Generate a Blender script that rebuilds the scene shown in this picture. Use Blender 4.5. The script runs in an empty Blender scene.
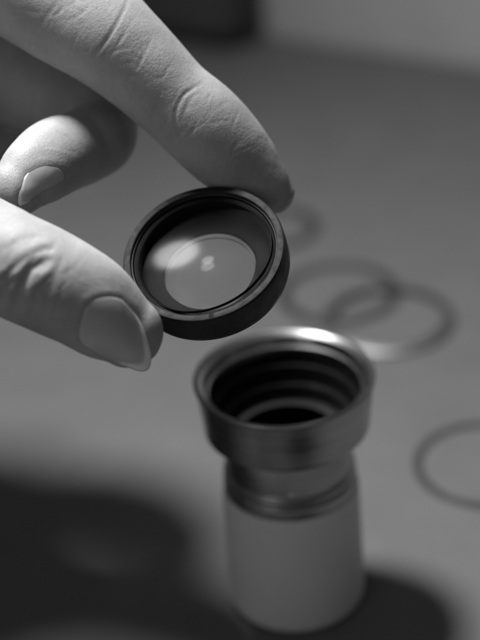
import bpy, bmesh, math, random
import numpy as np
from mathutils import Vector, Matrix
from mathutils.bvhtree import BVHTree
from mathutils.kdtree import KDTree

S = 0.001                      # everything below is written in millimetres
random.seed(4)
rng = np.random.default_rng(7)
scene = bpy.context.scene
col = scene.collection

# ------------------------------------------------------------------ camera
CAM = np.array([-7.076, -239.585, 204.389])
PITCH, ROLL, FPX = 0.536969, -0.0754984, 1600.0     # FPX: focal length for a 640 high frame
fwd = np.array([0, math.cos(PITCH), -math.sin(PITCH)])
R0 = np.array([1.0, 0, 0]); U0 = np.cross(R0, fwd)
CX = math.cos(ROLL)*R0 + math.sin(ROLL)*U0
CY = -math.sin(ROLL)*R0 + math.cos(ROLL)*U0
CZ = -fwd
cd = bpy.data.cameras.new('camera'); cam = bpy.data.objects.new('camera', cd); col.objects.link(cam)
scene.camera = cam
cd.sensor_fit = 'VERTICAL'; cd.sensor_height = 36; cd.sensor_width = 27; cd.lens = 90
cd.clip_start = 0.01; cd.clip_end = 20
m = Matrix.Identity(4)
for i in range(3):
    m[i][0], m[i][1], m[i][2], m[i][3] = CX[i], CY[i], CZ[i], CAM[i]*S
cam.matrix_world = m
cd.dof.use_dof = True; cd.dof.focus_distance = 0.2475; cd.dof.aperture_fstop = 90/8.5
cd.dof.aperture_blades = 0

# ------------------------------------------------------------------ light
w = bpy.data.worlds.new('World'); scene.world = w; w.use_nodes = True
w.node_tree.nodes['Background'].inputs[0].default_value = (1, 1, 1, 1)
w.node_tree.nodes['Background'].inputs[1].default_value = 0.068
LAMP = np.array([-96.0, 88.0, 400.0])
ld = bpy.data.lights.new('desk_lamp_bulb', 'AREA'); ld.shape = 'DISK'; ld.size = 0.078; ld.spread = math.radians(113)
ld.energy = 1.14; ld.color = (1, 1, 1)
lo = bpy.data.objects.new('desk_lamp_bulb', ld); col.objects.link(lo)
lo.location = Vector(LAMP)*S
lo.rotation_euler = (Vector(LAMP) - Vector((5, -70, 0))).to_track_quat('Z', 'Y').to_euler()
FILL = np.array([-290.0, -400.0, 250.0])       # added fill from the front left, brightens the camera-facing sides of the hand
wl = bpy.data.lights.new('added_fill_light', 'AREA'); wl.shape = 'RECTANGLE'; wl.size = 0.22; wl.size_y = 0.30; wl.energy = 0.22
wo = bpy.data.objects.new('added_fill_light', wl); col.objects.link(wo); wo.location = Vector(FILL)*S
wo.rotation_euler = (Vector(FILL) - Vector((-20, 0, 60))).to_track_quat('Z', 'Y').to_euler()
scene.view_settings.view_transform = 'Standard'; scene.view_settings.look = 'None'
scene.view_settings.exposure = 0; scene.view_settings.gamma = 1
scene.view_settings.use_curve_mapping = False
scene.render.engine = 'CYCLES'
scene.cycles.max_bounces = 10; scene.cycles.transmission_bounces = 10

# ------------------------------------------------------------------ helpers
def at(px, py, d):             # a point seen at (px,py) of the 480x640 frame, d mm deep
    return CAM + d*(CX*(px-240)/FPX + CY*(320-py)/FPX - CZ)
def tag(o, label=None, cat=None, group=None, kind=None):
    for k, v in (('label', label), ('category', cat), ('group', group), ('kind', kind)):
        if v: o[k] = v
    return o
def mesh_obj(name, verts, faces, mat, parent=None, smooth=True):
    me = bpy.data.meshes.new(name)
    me.from_pydata([tuple(v) for v in verts], [], [tuple(int(i) for i in f) for f in faces]); me.update()
    if smooth:
        me.polygons.foreach_set('use_smooth', [True]*len(me.polygons))
    o = bpy.data.objects.new(name, me); col.objects.link(o)
    if mat: me.materials.append(mat)
    if parent: o.parent = parent
    return o
def empty(name, loc):
    o = bpy.data.objects.new(name, None); col.objects.link(o); o.location = Vector(loc)*S
    o.empty_display_size = 0.01
    return o
def lathe(name, prof, mat, parent=None, seg=160, closed=False, jitter=None, sharp=0.6):
    """revolve an (r,z) profile in mm about z; corners are kept crisp with doubled loops"""
    pts = [np.array(p, float) for p in prof]
    rows = []
    n = len(pts)
    for i, p in enumerate(pts):
        a = pts[i-1] if (i > 0 or closed) else None
        b = pts[(i+1) % n] if (i < n-1 or closed) else None
        if a is None or b is None: rows.append(p); continue
        da, db = p-a, b-p
        la, lb = np.linalg.norm(da), np.linalg.norm(db)
        e = min(0.09, la*.3, lb*.3)
        q0, q1 = p-da/la*e, p+db/lb*e
        rows += [q0, (q0+q1)/4+p/2, q1]
    V = []; Fc = []
    for k in range(seg):
        t = 2*math.pi*k/seg; c, s = math.cos(t), math.sin(t)
        for r, z in rows: V.append((r*c*S, r*s*S, z*S))
    m_ = len(rows)
    for k in range(seg):
        k2 = (k+1) % seg
        for i in range(m_ if closed else m_-1):
            j = (i+1) % m_
            Fc.append((k*m_+i, k2*m_+i, k2*m_+j, k*m_+j))
    o = mesh_obj(name, V, Fc, mat, parent)
    return o

def mat_new(name):
    mt = bpy.data.materials.new(name); mt.use_nodes = True
    nt = mt.node_tree; b = nt.nodes['Principled BSDF']
    return mt, nt, b
def grey(v): return (v, v, v, 1)
def N(nt, t, **kw):
    n = nt.nodes.new(t)
    for k, v in kw.items():
        if k in n.inputs: n.inputs[k].default_value = v
        else: setattr(n, k, v)
    return n
def coords(nt, scale=(1, 1, 1)):
    tc = nt.nodes.new('ShaderNodeTexCoord'); mp = nt.nodes.new('ShaderNodeMapping')
    mp.inputs['Scale'].default_value = scale
    nt.links.new(tc.outputs['Object'], mp.inputs['Vector'])
    return mp.outputs['Vector']
def ramp(nt, src, a, b, lo=0.3, hi=0.7):
    r = nt.nodes.new('ShaderNodeMapRange')
    r.inputs['From Min'].default_value = lo; r.inputs['From Max'].default_value = hi
    r.inputs['To Min'].default_value = a; r.inputs['To Max'].default_value = b
    nt.links.new(src, r.inputs['Value'])
    return r.outputs['Result']

def simple(name, v, rough, metal=0.0, nscale=800, var=0.15, rvar=0.08, bump=0.0, spec=0.5, stretch=(1, 1, 1), bdist=0.00005):
    mt, nt, b = mat_new(name)
    vec = coords(nt, stretch)
    n = N(nt, 'ShaderNodeTexNoise', Scale=nscale, Detail=5.0, Roughness=0.6)
    nt.links.new(vec, n.inputs['Vector'])
    c = ramp(nt, n.outputs['Fac'], v*(1-var), v*(1+var))
    nt.links.new(c, b.inputs['Base Color'])
    n2 = N(nt, 'ShaderNodeTexNoise', Scale=nscale*.31, Detail=4.0)
    nt.links.new(vec, n2.inputs['Vector'])
    nt.links.new(ramp(nt, n2.outputs['Fac'], rough-rvar, rough+rvar), b.inputs['Roughness'])
    b.inputs['Metallic'].default_value = metal
    b.inputs['Specular IOR Level'].default_value = spec
    if bump:
        bp = N(nt, 'ShaderNodeBump', Strength=bump, Distance=bdist)
        nt.links.new(n.outputs['Fac'], bp.inputs['Height']); nt.links.new(bp.outputs['Normal'], b.inputs['Normal'])
    return mt

M_table = simple('grey_laminate', 0.124, 0.55, nscale=70, var=0.07, rvar=0.05, bump=0.25, spec=0.35)
M_wall = simple('painted_wall', 0.55, 0.8, nscale=60, var=0.04, bump=0.2)
M_case = simple('black_cloth', 0.065, 0.9, nscale=900, bump=0.5)
M_steel = simple('turned_steel', 0.34, 0.27, metal=1.0, nscale=60, var=0.06, rvar=0.04, stretch=(.4, .4, 30))
M_lip = simple('polished_steel', 0.55, 0.20, metal=1.0, nscale=60, var=0.05, rvar=0.04, stretch=(.4, .4, 30))
M_anod = simple('black_anodised', 0.006, 0.6, nscale=1500, var=0.3, rvar=0.08, bump=0.1, spec=0.03)
M_cell = simple('satin_black_metal', 0.014, 0.50, nscale=1400, var=0.35, rvar=0.10, bump=0.15, spec=0.3)
M_face = simple('worn_black_metal', 0.015, 0.62, nscale=2200, var=0.4, rvar=0.08, bump=0.3, spec=0.15)
M_black = simple('matt_black_paint', 0.006, 0.7, nscale=1200, var=0.3, spec=0.1)
M_plastic = simple('white_plastic', 0.62, 0.55, nscale=120, var=0.03, rvar=0.05, bump=0.1)
M_washer = simple('blued_washer_steel', 0.05, 0.5, metal=0.3, nscale=300, var=0.3, rvar=0.1)
M_spring = simple('spring_washer_steel', 0.19, 0.45, metal=0.9, nscale=300, var=0.2, rvar=0.05)
M_screw = simple('screw_steel', 0.8, 0.2, metal=1.0, nscale=300)

# ------------------------------------------------------------------ setting
E0 = np.array([7.0, 300.0]); E1 = np.array([78.3, 254.5])
ed = (E1-E0)/np.linalg.norm(E1-E0); en = np.array([-ed[1], ed[0]])     # en points away from the camera
if en[1] < 0: en = -en
def slab(name, poly, z0, z1, mat, parent=None):
    n = len(poly)
    V = [(x*S, y*S, z1*S) for x, y in poly] + [(x*S, y*S, z0*S) for x, y in poly]
    Fc = [tuple(range(n)), tuple(reversed(range(n, 2*n)))] + [(i, n+i, n+(i+1) % n, (i+1) % n) for i in range(n)]
    Fc = [tuple(f) for f in Fc]
    o = mesh_obj(name, V, Fc, mat, parent, smooth=False)
    bm = bmesh.new(); bm.from_mesh(o.data); bmesh.ops.recalc_face_normals(bm, faces=bm.faces); bm.to_mesh(o.data); bm.free()
    return o
a = E0-ed*700; b_ = E0+ed*700
tab = slab('table_surface', [a, a-en*1100, b_-en*1100, b_], -25, 0, M_table); tag(tab, kind='structure')
aw = E0-ed*900+en*3; bw = E0+ed*900+en*3
wall = slab('wall', [aw, bw, bw+en*60, aw+en*60], -60, 500, M_wall); tag(wall, kind='structure')

# dark soft case at the back edge, far out of focus
def rounded_box(name, hx, hy, hz, r, mat):
    bm = bmesh.new(); bmesh.ops.create_cube(bm, size=2)
    for v in bm.verts: v.co = Vector((v.co.x*hx*S, v.co.y*hy*S, (v.co.z+1)*hz*S))
    bmesh.ops.bevel(bm, geom=bm.edges[:], offset=r*S, segments=8, profile=0.5, affect='EDGES')
    me = bpy.data.meshes.new(name); bm.to_mesh(me); bm.free()
    for p in me.polygons: p.use_smooth = True
    me.materials.append(mat)
    o = bpy.data.objects.new(name, me); col.objects.link(o); return o
case = rounded_box('soft_case', 75, 11, 50, 10, M_case)
pc = E0 - ed*72 - en*10
case.location = Vector((pc[0], pc[1], 0))*S
case.rotation_euler[2] = math.atan2(ed[1], ed[0])
tag(case, 'dark rounded soft case blurred at the far top edge of the table', 'case')

# ------------------------------------------------------------------ washers lying on the table
def washer(cx, cy, ro, wd, th, z, label, rz=0, tilt=0, dish=0.0, mat=None):
    o = lathe('washer', [(ro-wd, 0.02+dish), (ro, 0.02), (ro, th), (ro-wd, th+dish)], mat or M_washer, closed=True, seg=128)
    o.location = Vector((cx, cy, z))*S
    o.rotation_euler = (tilt, 0, rz)
    tag(o, label, 'washer', 'thin flat washers scattered on the table')
    return o
washer(18.6, 113.0, 15.8, 3.3, 0.35, 0.0, 'large flat ring washer, underneath the ring that crosses it, right behind the metal barrel')
w2 = washer(29.3, 97.9, 16.4, 2.8, 0.3, 0.37, 'flat ring washer lying across the larger one, nearer the right edge', dish=1.0, mat=M_spring)
washer(43.0, 36.0, 15.6, 2.0, 0.3, 0.0, 'thin ring washer lying apart, cut by the right edge of the photograph')
washer(4.2, 151.5, 12.6, 3.3, 0.5, 0.0, 'small ring washer mostly hidden behind the index fingertip')

# ------------------------------------------------------------------ eyepiece barrel standing on the table
H = 49.7
bar = empty('eyepiece_barrel', (0, 0, 0))
tag(bar, 'open steel eyepiece barrel with black stepped bore standing on a white plastic sleeve', 'eyepiece')
lathe('plastic_sleeve', [(0.01, 0.02), (11.6, 0.02), (12.5, 0.35), (13.0, 1.1), (13.15, 2.2), (12.72, 25.6), (12.6, 26.3), (12.1, 26.4), (11.0, 26.4), (10.8, 23.0), (0.01, 23.0)], M_plastic, bar)
neck = lathe('steel_neck', [(9, 26.41), (12.2, 26.41), (12.35, 26.7), (12.35, 28.5), (12.1, 28.7), (11.8, 28.85), (11.8, 29.3), (12.1, 29.5),
                     (12.2, 30.3), (11.5, 30.9), (11.7, 37.3), (9, 37.3)], M_steel, bar)
lathe('steel_collar', [(11.0, 37.2), (12.1, 37.2), (12.5, 37.6), (14.6, 39.2), (15.0, 39.5), (15.1, 40.2), (15.35, 44.0), (15.5, 44.1), (15.9, 48.7), (16.3, 49.1), (16.3, 49.6),
                       (16.0, H), (15.5, 49.55)], M_steel, bar)
lathe('rim_lip', [(15.51, 49.56), (14.5, 48.95), (14.3, 48.6), (14.1, 47.3), (13.6, 47.0), (13.5, 45.8)], M_lip, bar)
bore = [(13.49, 45.79), (13.2, 43.8), (12.5, 43.6), (12.3, 40.4), (11.2, 40.1), (11.0, 36.9), (9.5, 36.6), (9.3, 33.2), (8.5, 33.0), (8.3, 29.2), (7.4, 29.0), (7.3, 25.5), (0.01, 25.4)]
lathe('black_bore', bore, M_anod, bar)
def add_screw(parent, ang, z, r):
    o = lathe('set_screw', [(0.01, 0.22), (0.25, 0.20), (0.5, 0.1), (0.62, -0.3)], M_screw, parent, seg=24)
    o.location = Vector((r*math.sin(ang), -r*math.cos(ang), z))*S
    o.rotation_euler = (math.radians(90), 0, ang)
add_screw(neck, math.radians(-1), 31.6, 11.55)

# ------------------------------------------------------------------ lens cell held in the fingers
HD = 0.955                     # the hand and the cell it holds, scaled with their distance
LC = at(203, 252, 262.0*HD)
n_img = np.array([-0.20, 0.54, 0.815])
LN = n_img[0]*CX + n_img[1]*CY + n_img[2]*CZ; LN /= np.linalg.norm(LN)
cell = empty('lens_cell', LC)
q = Vector(LN).to_track_quat('Z', 'Y')
cell.scale = (HD, HD, HD)
cell.rotation_mode = 'QUATERNION'; cell.rotation_quaternion = q
tag(cell, 'black round lens cell with glass held between thumb and index fingertip', 'lens')
body = lathe('cell_body', [(12.0, -0.55), (12.3, -0.5), (12.32, -0.06), (12.45, 0.0), (13.35, 0.0), (13.6, -0.3), (13.65, -2.4), (13.6, -5.0), (13.2, -6.3), (12.9, -6.5),
                    (8.2, -6.5), (7.9, -6.2), (7.9, -5.6), (8.4, -5.5), (11.3, -5.4), (11.45, -3.9), (12.0, -3.8)], M_cell, cell, closed=True, seg=200)
body.data.materials.append(M_black)
for p_ in body.data.polygons:       # the bore behind the seat is painted dead black
    c_ = p_.center/S
    if math.hypot(c_.x, c_.y) < 12.1 and -6.1 < c_.z < -0.7: p_.material_index = 1
# worn grey front face sits as a thin ring proud of the body
lathe('front_face', [(12.42, 0.004), (13.38, 0.004), (13.38, 0.03), (12.42, 0.03)], M_face, cell, closed=True, seg=200)
lathe('retaining_ring', [(10.7, -3.3), (11.2, -3.6), (11.9, -3.4), (11.95, -1.0), (11.8, -0.9), (11.2, -1.2), (10.8, -2.0)], M_black, cell, closed=True, seg=200)
# two spanner notches in the front face
for angd in (-68,):
    t = math.radians(angd)
    bm = bmesh.new(); bmesh.ops.create_cube(bm, size=1)
    me = bpy.data.meshes.new('spanner_notch')
    for v in bm.verts: v.co = Vector((v.co.x*1.0*S, v.co.y*0.8*S, v.co.z*0.12*S))
    bmesh.ops.bevel(bm, geom=bm.edges[:], offset=0.02*S, segments=1, affect='EDGES')
    bm.to_mesh(me); bm.free(); me.materials.append(M_black)
    o = bpy.data.objects.new('spanner_notch', me); col.objects.link(o); o.parent = cell
    o.location = Vector((12.75*math.cos(t), 12.75*math.sin(t), 0.0))*S; o.rotation_euler[2] = t

GT = (-0.132, 0.082)
def glass_mat(name, refl, refl_veil, ior=1.5, rough=0.2):
    """coated optical glass: clear refraction, weak softened reflection, a pale veil painted for the reflected grey"""
    mt = bpy.data.materials.new(name); mt.use_nodes = True; nt = mt.node_tree
    for n in list(nt.nodes): nt.nodes.remove(n)
    out = nt.nodes.new('ShaderNodeOutputMaterial')
    g = nt.nodes.new('ShaderNodeBsdfRefraction'); g.inputs['IOR'].default_value = ior; g.inputs['Roughness'].default_value = 0.0
    g.inputs['Color'].default_value = grey(0.97)
    s = nt.nodes.new('ShaderNodeBsdfGlossy'); s.inputs['Roughness'].default_value = rough; s.inputs['Color'].default_value = grey(1)
    d = nt.nodes.new('ShaderNodeBsdfDiffuse'); d.inputs['Color'].default_value = grey(0.7)  # pale diffuse layer stands in for the grey reflection of the surroundings
    mx = nt.nodes.new('ShaderNodeMixShader'); mx.inputs[0].default_value = refl
    m2 = nt.nodes.new('ShaderNodeMixShader')
    n = N(nt, 'ShaderNodeTexNoise', Scale=3500.0, Detail=3.0); nt.links.new(coords(nt), n.inputs['Vector'])
    nt.links.new(ramp(nt, n.outputs['Fac'], refl_veil*.8, refl_veil*1.25), m2.inputs[0])
    nt.links.new(g.outputs[0], mx.inputs[1]); nt.links.new(s.outputs[0], mx.inputs[2])
    nt.links.new(mx.outputs[0], m2.inputs[1]); nt.links.new(d.outputs[0], m2.inputs[2]); nt.links.new(m2.outputs[0], out.inputs['Surface'])
    return mt
M_glass = glass_mat('coated_glass', 0.0022, 0.008, 1.5, 0.12)
M_glass2 = glass_mat('coated_glass_inner', 0.001, 0.0)
M_glass3 = glass_mat('rear_coated_glass', 0.02, 0.002, 1.015, 0.05)
def glass_element(name, rad, ztop, Rt, zbot, Rb, parent, mt=None, mb=None):
    """solid glass element: cap curvature Rt (+ convex outwards) on top, Rb below"""
    prof = []
    n = 26
    for i in range(n+1):
        r = 0.001+rad*i/n
        prof.append((r, ztop - (Rt-math.copysign(math.sqrt(Rt*Rt-r*r), Rt))))
    for i in range(n, -1, -1):
        r = 0.001+rad*i/n
        prof.append((r, zbot - (Rb-math.copysign(math.sqrt(Rb*Rb-r*r), Rb))))
    seg = 128; V = []; Fc = []
    m_ = len(prof)
    for k in range(seg):
        t = 2*math.pi*k/seg
        for r, z in prof: V.append((r*math.cos(t)*S, r*math.sin(t)*S, z*S))
    for k in range(seg):
        k2 = (k+1) % seg
        for i in range(m_-1): Fc.append((k*m_+i, k*m_+i+1, k2*m_+i+1, k2*m_+i))
    o = mesh_obj(name, V, Fc, mt or M_glass, parent); o.data.materials.append(M_black); o.data.materials.append(mb or M_glass2)
    for p_ in o.data.polygons:
        if all(math.hypot(*o.data.vertices[v].co[:2]) > (rad-.02)*S for v in p_.vertices): p_.material_index = 1    # blackened edge
        elif p_.index % (m_-1) > n: p_.material_index = 2
    bm = bmesh.new(); bm.from_mesh(o.data); bmesh.ops.remove_doubles(bm, verts=bm.verts, dist=0.005*S)
    bmesh.ops.recalc_face_normals(bm, faces=bm.faces)
    for e in bm.edges:
        if len(e.link_faces) == 2 and e.calc_face_angle(0) > 0.7: e.smooth = False
    bm.to_mesh(o.data); bm.free()
    return o
ge = glass_element('front_glass', 11.4, -2.8, -42.0, -3.4, -42.6, cell)
zl = Vector(LN); yl = Vector((0, 0, 1)); yl = (yl-yl.dot(zl)*zl).normalized(); xl = yl.cross(zl)
tn_ = q.inverted() @ (zl+xl*GT[0]+yl*GT[1]).normalized()       # the element sits a little askew in its seat
ge.rotation_mode = 'QUATERNION'; ge.rotation_quaternion = Vector((0, 0, 1)).rotation_difference(tn_)
M_glass4 = glass_mat('rear_glass_inner', 0.0003, 0.0, 1.012, 0.05)
gr = glass_element('rear_glass', 7.8, -3.6, 15.0, -3.9, 15.2, cell, M_glass3, M_glass4)
gs = glass_element('field_glass', 7.7, -4.5, 17.0, -4.8, 17.2, cell, M_glass3, M_glass4)
gs.rotation_euler = (-0.04, 0.0, 0)

# ------------------------------------------------------------------ the hand
def catmull(P, m_):
    P = np.array(P, float); n = len(P); out = []
    Q = np.vstack([2*P[0]-P[1], P, 2*P[-1]-P[-2]])
    for i in range(n-1):
        p0, p1, p2, p3 = Q[i], Q[i+1], Q[i+2], Q[i+3]
        for k in range(m_):
            t = k/m_
            out.append(0.5*((2*p1)+(-p0+p2)*t+(2*p0-5*p1+4*p2-p3)*t*t+(-p0+3*p1-3*p2+p3)*t**3))
    out.append(P[-1]); return np.array(out)

def tube_geo(stations, seg=40, cap_len=1.0):
    """stations: px, py, depth mm, half width px, depth/width ratio"""
    Sx = catmull(stations, 10); Sx[:, 2] *= HD
    C = np.array([at(a[0], a[1], a[2]) for a in Sx]); Rr = Sx[:, 3]*Sx[:, 2]/FPX; K = Sx[:, 4]
    # rounded ends
    def endcap(c, d, r, k):
        cc, rr, kk = [], [], []
        for t in np.linspace(0.12, 1.0, 9):
            cc.append(c+d*r*cap_len*math.sin(t*math.pi/2)); rr.append(max(r*math.cos(t*math.pi/2), 0.02*r)); kk.append(k)
        return cc, rr, kk
    d1 = C[-1]-C[-2]; d1 /= np.linalg.norm(d1); d0 = C[0]-C[1]; d0 /= np.linalg.norm(d0)
    c1, r1, k1 = endcap(C[-1], d1, Rr[-1], K[-1]); c0, r0, k0 = endcap(C[0], d0, Rr[0], K[0])
    C = np.vstack([c0[::-1], C, c1]); Rr = np.concatenate([r0[::-1], Rr, r1]); K = np.concatenate([k0[::-1], K, k1])
    V = []; n = len(C)
    side_prev = None
    for i in range(n):
        t = C[min(i+1, n-1)]-C[max(i-1, 0)]; t /= np.linalg.norm(t)
        view = C[i]-CAM; view /= np.linalg.norm(view)
        s = np.cross(t, view)
        if np.linalg.norm(s) < 0.25 and side_prev is not None: s = side_prev
        s = s/np.linalg.norm(s)
        if side_prev is not None and s@side_prev < 0: s = -s
        if side_prev is not None: s = 0.6*s+0.4*side_prev; s -= (s@t)*t; s /= np.linalg.norm(s)
        side_prev = s
        dd = np.cross(s, t)
        for k in range(seg):
            a_ = 2*math.pi*k/seg
            V.append(C[i]+Rr[i]*(s*math.cos(a_)+dd*K[i]*math.sin(a_)))
    Fc = []
    for i in range(n-1):
        for k in range(seg):
            k2 = (k+1) % seg
            Fc.append((i*seg+k, i*seg+k2, (i+1)*seg+k2, (i+1)*seg+k))
    Fc.append(tuple(range(seg-1, -1, -1))); Fc.append(tuple((n-1)*seg+k for k in range(seg)))
    return V, Fc

tubes = {
 'index': [(-190, -120, 284, 78, 1.0), (-70, -80, 278, 70, .95), (10, -32, 274, 64, .92), (62, 4, 272, 60, .9), (106, 37, 270, 52, .92), (140, 66, 270, 46.5, .92), (171, 97, 270.5, 43, .9),
           (203, 125, 271, 44.5, .88), (228, 151, 272, 42, .85), (247, 169, 273, 36.5, .86), (261, 182, 273.5, 30.5, .88), (273, 192, 274, 24.5, .92), (283, 199, 274.5, 17, .95)],
 'thumb': [(-260, 160, 280, 105, .9), (-140, 205, 264, 78, .95), (-60, 236, 256, 62, .95), (8, 263, 249, 54, .95), (44, 279, 248, 52.5, .95), (80, 298, 248.5, 50, .92),
           (106, 317, 249.5, 45, .85), (128, 332, 250.5, 36, .78)],
 'middle': [(-200, -10, 300, 66, .9), (-90, 24, 298, 58, .9), (0, 68, 294, 52, .9), (62, 100, 291, 46, .9), (94, 120, 286, 40, .9), (100, 136, 279, 37, .95), (82, 147, 276, 38, .9),
            (56, 157, 270, 39, .85), (34, 172, 266, 36, .8), (18, 187, 263.5, 29, .75)],
 'ring': [(-210, 60, 314, 64, .9), (-90, 64, 318, 54, .9), (0, 84, 318, 46, .9), (48, 108, 313, 42, .9), (58, 128, 306, 40, .9), (30, 150, 300, 40, .9), (-20, 185, 296, 36, .85), (-60, 205, 292, 30, .8)],
 'little': [(-220, 130, 310, 58, .9), (-140, 140, 316, 48, .9), (-60, 160, 314, 42, .9), (-45, 190, 306, 36, .9), (-80, 215, 298, 34, .9), (-120, 230, 294, 28, .85)],
 'palm': [(-170, 20, 318, 100, .55), (-230, 60, 316, 165, .5), (-330, 110, 308, 185, .45), (-430, 170, 284, 165, .5), (-520, 220, 280, 130, .7), (-640, 290, 276, 118, .75), (-820, 390, 270, 135, .8)],
 'web': [(-120, -60, 285, 70, .9), (-170, 20, 284, 90, .9), (-230, 110, 284, 100, .9)],
}
allV = []; allF = []
for nm, st in tubes.items():
    V, Fc = tube_geo(st, cap_len=0.55 if nm == 'index' else 1.0)
    o = len(allV); allV += V; allF += [tuple(i+o for i in f) for f in Fc]
tmp = mesh_obj('tmp', [v*S for v in allV], allF, None)
bm = bmesh.new(); bm.from_mesh(tmp.data)
bmesh.ops.recalc_face_normals(bm, faces=bm.faces); bm.to_mesh(tmp.data); bm.free()
md = tmp.modifiers.new('r', 'REMESH'); md.mode = 'VOXEL'; md.voxel_size = 0.00032; md.adaptivity = 0
md = tmp.modifiers.new('s', 'SMOOTH'); md.factor = 0.5; md.iterations = 10
dg = bpy.context.evaluated_depsgraph_get()
me = bpy.data.meshes.new_from_object(tmp.evaluated_get(dg), depsgraph=dg)
bpy.data.objects.remove(tmp)
me.name = 'hand'
nv = len(me.vertices)
co = np.empty(nv*3); me.vertices.foreach_get('co', co); co = co.reshape(-1, 3)/S
no = np.empty(nv*3); me.vertices.foreach_get('normal', no); no = no.reshape(-1, 3)

def project(c):
    d = c-CAM; wz = -(d@CZ)
    return 240+FPX*(d@CX)/wz, 320-FPX*(d@CY)/wz, wz
def seg_dist(P, a_, b2):
    ab = b2-a_; t = np.clip(((P-a_)@ab)/(ab@ab), 0, 1)
    return np.linalg.norm(P-(a_+t[:, None]*ab), axis=1), t
bvh = BVHTree.FromPolygons([Vector(c) for c in co], [tuple(p.vertices) for p in me.polygons])
def hit(px, py):
    d = at(px, py, 1.0)-CAM; d = Vector(d/np.linalg.norm(d))
    loc, nn, idx, dist = bvh.ray_cast(Vector(CAM), d)
    return (np.array(loc), np.array(nn)) if loc is not None else None
disp = np.zeros(nv)
def crease(pts, depth, width, lip=0.06):
    """fold in the skin along a line of surface points; the fold is cut into the real surface"""
    P = [hit(*p) for p in catmull(pts, 6)]
    P = [p[0] for p in P if p is not None]
    if len(P) < 2: return
    mn = np.min(P, axis=0)-4*width; mx = np.max(P, axis=0)+4*width
    sel = np.where(np.all((co > mn) & (co < mx), axis=1))[0]
    best = np.full(len(sel), 1e9); tt = np.zeros(len(sel))
    L = len(P)-1
    for i in range(L):
        d, t = seg_dist(co[sel], P[i], P[i+1])
        u = d < best; best[u] = d[u]; tt[u] = (i+t[u])/L
    fade = np.clip(np.minimum(tt, 1-tt)*4, 0.0, 1)**.7
    disp[sel] += fade*(-depth*np.exp(-(best/width)**2)+depth*lip*np.exp(-((best-2.0*width)/(1.1*width))**2))

# --- index finger: flexion folds and fine lines
crease([(130, -6), (122, 14), (113, 30), (102, 46), (86, 62)], .13, .30)
crease([(136, 14), (125, 32), (116, 48), (106, 62)], .05, .3)
crease([(152, 36), (147, 48), (141, 60), (136, 70)], .07, .25)
crease([(130, 52), (142, 60), (156, 72)], .035, .2); crease([(127, 60), (140, 68), (154, 80)], .035, .2); crease([(124, 69), (137, 77), (150, 88)], .03, .2)
crease([(204, 82), (192, 89), (182, 97), (176, 110), (176, 124), (182, 140)], .13, .30)
crease([(199, 92), (192, 97), (186, 106), (183, 116)], .05, .3)
crease([(58, 0), (50, 12), (40, 24), (32, 34)], .06, .4); crease([(20, 8), (32, 12), (52, 14)], .03, .3)
crease([(60, 60), (80, 72), (98, 84)], .03, .3); crease([(40, 30), (62, 40), (84, 54)], .03, .35)
crease([(212, 140), (222, 156), (236, 172)], .04, .4)
rl = np.random.default_rng(11)
for _ in range(70):       # fine transverse lines across the underside of the index finger
    t = rl.uniform(0, 1); a0 = np.array([60, 0])+t*np.array([190, 165]); a0 += rl.uniform(-26, 30)*np.array([-.68, .73])
    dr = np.array([-.68, .73])*rl.uniform(.7, 1)+np.array([.73, .68])*rl.normal()*.35
    ln = rl.uniform(6, 17); crease([a0-dr*ln, a0+rl.normal(size=2), a0+dr*ln], rl.uniform(.015, .045), .22)
for _ in range(40):
    a0 = np.array([rl.uniform(0, 80), rl.uniform(235, 330)]); dr = np.array([-.45, .9])+rl.normal(size=2)*.2
    ln = rl.uniform(5, 15); crease([a0-dr*ln, a0+rl.normal(size=2), a0+dr*ln], rl.uniform(.015, .05), .25)
# --- thumb: knuckle wrinkles
crease([(-12, 292), (0, 281), (10, 272), (20, 263), (32, 255), (46, 249), (56, 247)], .20, .55, .4)
crease([(10, 318), (14, 304), (18, 292), (24, 279), (31, 269), (42, 262), (52, 257)], .42, .75, .45)
crease([(-6, 306), (2, 294), (9, 283), (16, 274)], .34, .7, .45)
crease([(24, 274), (30, 262), (38, 256)], .15, .4); crease([(6, 288), (16, 280), (26, 276)], .10, .4); crease([(34, 284), (40, 272), (50, 264)], .10, .4)
crease([(42, 318), (46, 300), (52, 284), (58, 268), (66, 256)], .08, .5)
crease([(28, 320), (34, 302), (40, 284)], .10, .5); crease([(52, 322), (58, 302), (64, 288)], .05, .4)
crease([(60, 276), (72, 268)], .04, .4); crease([(70, 230), (82, 240), (94, 252)], .05, .4)
crease([(10, 244), (28, 238), (46, 236)], .06, .5); crease([(-12, 262), (6, 248), (20, 243)], .06, .6)
# --- middle finger: knuckle lines above the nail
for k in range(6):
    crease([(26+3*k, 130+3.2*k), (42+3*k, 129+3.6*k), (60+2*k, 133+3.6*k), (76+k, 140+3*k)], .045, .28)

# broad unevenness of the flesh (pads, tendons, slight hollows)
def soft_noise(P, scale, seed):
    r = np.random.default_rng(seed); out = np.zeros(len(P))
    for i in range(9):
        k = r.normal(size=3)*scale; out += np.sin(P@k+r.uniform(0, 6.28))
    return out/9
disp += 0.22*soft_noise(co, 0.22, 3)+0.045*soft_noise(co, 0.8, 4)+0.018*soft_noise(co, 2.6, 5)

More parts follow.
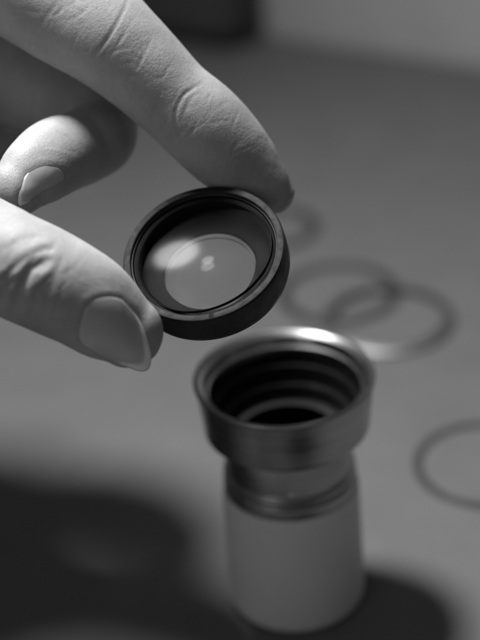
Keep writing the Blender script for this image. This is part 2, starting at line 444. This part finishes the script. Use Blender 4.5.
# --- nails: beds pressed into the fingertip, plates made as their own curved shells
def poly_smooth(pts, m_=8):
    P = np.array(pts, float); n = len(P); out = []
    for i in range(n):
        p0, p1, p2, p3 = P[i-1], P[i], P[(i+1) % n], P[(i+2) % n]
        for k in range(m_):
            t = k/m_; out.append(0.5*((2*p1)+(-p0+p2)*t+(2*p0-5*p1+4*p2-p3)*t*t+(-p0+3*p1-3*p2+p3)*t**3))
    return np.array(out)
px_, py_, pz_ = project(co)
vis = (no@(-(fwd)) > -0.35)
def signed_dist(outline, x, y):
    """distance in px to closed outline, negative inside"""
    n = len(outline); best = np.full(len(x), 1e9); inside = np.zeros(len(x), bool)
    for i in range(n):
        a_, b2 = outline[i], outline[(i+1) % n]
        ab = b2-a_; t = np.clip(((x-a_[0])*ab[0]+(y-a_[1])*ab[1])/(ab@ab+1e-9), 0, 1)
        best = np.minimum(best, np.hypot(x-a_[0]-t*ab[0], y-a_[1]-t*ab[1]))
        c = ((a_[1] > y) != (b2[1] > y))
        with np.errstate(divide='ignore', invalid='ignore'):
            xi = (b2[0]-a_[0])*(y-a_[1])/(b2[1]-a_[1])+a_[0]
        inside ^= c & (x < xi)
    return np.where(inside, -best, best)
def press_nail(outline, dmin, dmax, depth, fold):
    s = np.where(vis & (pz_ > dmin) & (pz_ < dmax) & (px_ > outline[:, 0].min()-20) & (px_ < outline[:, 0].max()+20) &
                 (py_ > outline[:, 1].min()-20) & (py_ < outline[:, 1].max()+20))[0]
    d = signed_dist(outline, px_[s], py_[s])
    disp[s] += -depth/(1+np.exp(np.clip((d+2.2)/0.9, -30, 30))) + fold*np.exp(-((d-5.0)/4.0)**2)

thumb_nail = poly_smooth([(79, 334), (84, 311), (93, 301), (107, 297), (120, 299), (129, 307), (140, 322), (147, 340), (150, 356), (148, 367), (140, 370), (126, 366), (109, 360), (93, 352), (83, 345)])
mid_nail = poly_smooth([(19, 205), (19, 192), (24, 178), (34, 168), (48, 165), (60, 169), (65, 177), (57, 186), (42, 194), (29, 202)])
press_nail(thumb_nail, 220, 250, 0.13, 0.06)
press_nail(mid_nail, 235, 262, 0.12, 0.06)
co2 = co+no*disp[:, None]
me.vertices.foreach_set('co', (co2*S).ravel()); me.update()
me.polygons.foreach_set('use_smooth', [True]*len(me.polygons))

def skin_mat():
    mt, nt, b = mat_new('skin')
    vec = coords(nt)
    n1 = N(nt, 'ShaderNodeTexNoise', Scale=120.0, Detail=4.0); nt.links.new(vec, n1.inputs['Vector'])
    n2 = N(nt, 'ShaderNodeTexNoise', Scale=1500.0, Detail=3.0); nt.links.new(vec, n2.inputs['Vector'])
    mp = N(nt, 'ShaderNodeMix', data_type='RGBA', blend_type='MULTIPLY'); mp.inputs[0].default_value = 1.0
    c1 = ramp(nt, n1.outputs['Fac'], 0.295, 0.385); c2 = ramp(nt, n2.outputs['Fac'], 0.94, 1.05)
    ml = N(nt, 'ShaderNodeMath', operation='MULTIPLY'); nt.links.new(c1, ml.inputs[0]); nt.links.new(c2, ml.inputs[1])
    nt.links.new(ml.outputs[0], b.inputs['Base Color'])
    nt.links.new(ramp(nt, n1.outputs['Fac'], 0.50, 0.64), b.inputs['Roughness'])
    b.inputs['Specular IOR Level'].default_value = 0.45
    b.inputs['Subsurface Weight'].default_value = 1.0; b.inputs['Subsurface Scale'].default_value = 0.0011
    b.inputs['Subsurface Radius'].default_value = (1, 1, 1)
    # skin relief: cell pattern of fine furrows and pores
    vo = N(nt, 'ShaderNodeTexVoronoi', feature='DISTANCE_TO_EDGE', Scale=1900.0)
    wp = N(nt, 'ShaderNodeTexNoise', Scale=700.0, Detail=2.0); nt.links.new(vec, wp.inputs['Vector'])
    ad = N(nt, 'ShaderNodeMixRGB', blend_type='ADD'); ad.inputs[0].default_value = 0.0012
    nt.links.new(vec, ad.inputs[1]); nt.links.new(wp.outputs['Color'], ad.inputs[2])
    nt.links.new(ad.outputs[0], vo.inputs['Vector'])
    vr = ramp(nt, vo.outputs['Distance'], 0, 1, 0.0, 0.25)
    v2 = N(nt, 'ShaderNodeTexNoise', Scale=2600.0, Detail=4.0, Roughness=0.7); nt.links.new(vec, v2.inputs['Vector'])
    b1 = N(nt, 'ShaderNodeBump', Strength=0.28, Distance=0.00007); nt.links.new(vr, b1.inputs['Height'])
    b2 = N(nt, 'ShaderNodeBump', Strength=0.5, Distance=0.00007); nt.links.new(v2.outputs['Fac'], b2.inputs['Height'])
    nt.links.new(b1.outputs['Normal'], b2.inputs['Normal']); nt.links.new(b2.outputs['Normal'], b.inputs['Normal'])
    return mt
M_skin = skin_mat()
me.materials.append(M_skin)
hand = bpy.data.objects.new('hand', me); col.objects.link(hand)
tag(hand, 'bare hand reaching in from the left, pinching the black lens cell', 'hand')

M_nail, nt, b = mat_new('fingernail')
vec = coords(nt)
n1 = N(nt, 'ShaderNodeTexNoise', Scale=200.0, Detail=3.0); nt.links.new(vec, n1.inputs['Vector'])
fe = N(nt, 'ShaderNodeAttribute', attribute_name='free_edge')
mc = N(nt, 'ShaderNodeMix', data_type='FLOAT'); nt.links.new(fe.outputs['Fac'], mc.inputs[0])
nt.links.new(ramp(nt, n1.outputs['Fac'], 0.40, 0.46), mc.inputs[2]); mc.inputs[3].default_value = 0.80
nt.links.new(mc.outputs[0], b.inputs['Base Color'])
b.inputs['Coat Weight'].default_value = 0.6; b.inputs['Coat Roughness'].default_value = 0.22
b.inputs['Roughness'].default_value = 0.34; b.inputs['Subsurface Weight'].default_value = 1.0
b.inputs['Subsurface Scale'].default_value = 0.0008; b.inputs['Subsurface Radius'].default_value = (1, 1, 1)


bvh = BVHTree.FromPolygons([Vector(c) for c in co], [tuple(p.vertices) for p in me.polygons])
def nail(outline, dref, lift, arch, axis, rings=18):
    """a closed nail plate: rooted under the skin at the cuticle, standing clear of it at the free edge"""
    c = outline.mean(axis=0); n = len(outline); axis = np.array(axis)/np.linalg.norm(axis)
    L = np.max((outline-c)@axis)
    dep = np.zeros((rings+1, n)); nor = np.zeros((rings+1, n, 3)); Q = np.zeros((rings+1, n, 2))
    for k in range(rings+1):
        f = k/rings
        for i, p in enumerate(outline):
            q_ = c+(p-c)*f; g = q_.copy(); h = None; miss = 0
            for _ in range(16):
                h = hit(*g)
                if h is not None and abs(project(h[0][None])[2][0]-dref) < 14: break
                h = None; g = g+(c-g)*0.05; miss += 1
            if h is None: h = (at(*q_, dref), CZ)
            dep[k, i] = project(h[0][None])[2][0]+0.25*miss; nor[k, i] = h[1]; Q[k, i] = q_
    for _ in range(10):
        dep = (np.roll(dep, 1, 1)+2*dep+np.roll(dep, -1, 1))/4
        dep[1:-1] = (dep[:-2]+2*dep[1:-1]+dep[2:])/4; dep[0] = dep[1].mean()
        nor = (np.roll(nor, 1, 1)+2*nor+np.roll(nor, -1, 1))/4
        nor[1:-1] = (nor[:-2]+2*nor[1:-1]+nor[2:])/4; nor[0] = nor[1].mean(axis=0)
    nor /= np.linalg.norm(nor, axis=2, keepdims=True)+1e-9
    pts = np.array([[at(Q[k, i][0], Q[k, i][1], dep[k, i]) for i in range(n)] for k in range(rings+1)])
    f = (np.arange(rings+1)/rings)[:, None]
    g = np.clip(((Q-c)@axis)/L, -1, 1)
    lf = lift[0]+(lift[1]-lift[0])*np.clip((g+0.1)/1.1, 0, 1)**1.5*1.0
    top = pts+nor*(lf+arch*(1-f**2))[:, :, None]; bot = top-nor*0.40
    V = list(top.reshape(-1, 3)*S)+list(bot.reshape(-1, 3)*S); Fc = []; o2 = (rings+1)*n
    for k in range(rings):
        for i in range(n):
            j = (i+1) % n
            Fc.append((k*n+i, k*n+j, (k+1)*n+j, (k+1)*n+i)); Fc.append((o2+k*n+i, o2+(k+1)*n+i, o2+(k+1)*n+j, o2+k*n+j))
    for i in range(n):
        j = (i+1) % n
        Fc.append((rings*n+i, rings*n+j, o2+rings*n+j, o2+rings*n+i))
    o = mesh_obj('fingernail', V, Fc, M_nail, hand)
    at_ = o.data.attributes.new('free_edge', 'FLOAT', 'POINT')
    side = (Q-c)@np.array([-axis[1], axis[0]]); side /= np.abs(side).max()
    wd = 0.20+0.08*side
    e = np.clip((f-(1-wd*np.clip(g*1.6, 0, 1)))/0.05, 0, 1)*np.clip((g-0.15)*6, 0, 1)
    at_.data.foreach_set('value', np.concatenate([e.ravel(), e.ravel()]).astype(np.float32))
    bm = bmesh.new(); bm.from_mesh(o.data); bmesh.ops.remove_doubles(bm, verts=bm.verts, dist=0.001*S)
    bmesh.ops.recalc_face_normals(bm, faces=bm.faces); bm.to_mesh(o.data); bm.free()
    return o
tn = nail(thumb_nail, 232, (0.02, 0.32), 0.42, (0.93, 0.30))
tn['label'] = 'thumb nail with a pale free edge'
mn_ = nail(mid_nail, 248, (-0.02, 0.14), 0.14, (-0.92, 0.35))
mn_['label'] = 'middle finger nail in half shade'
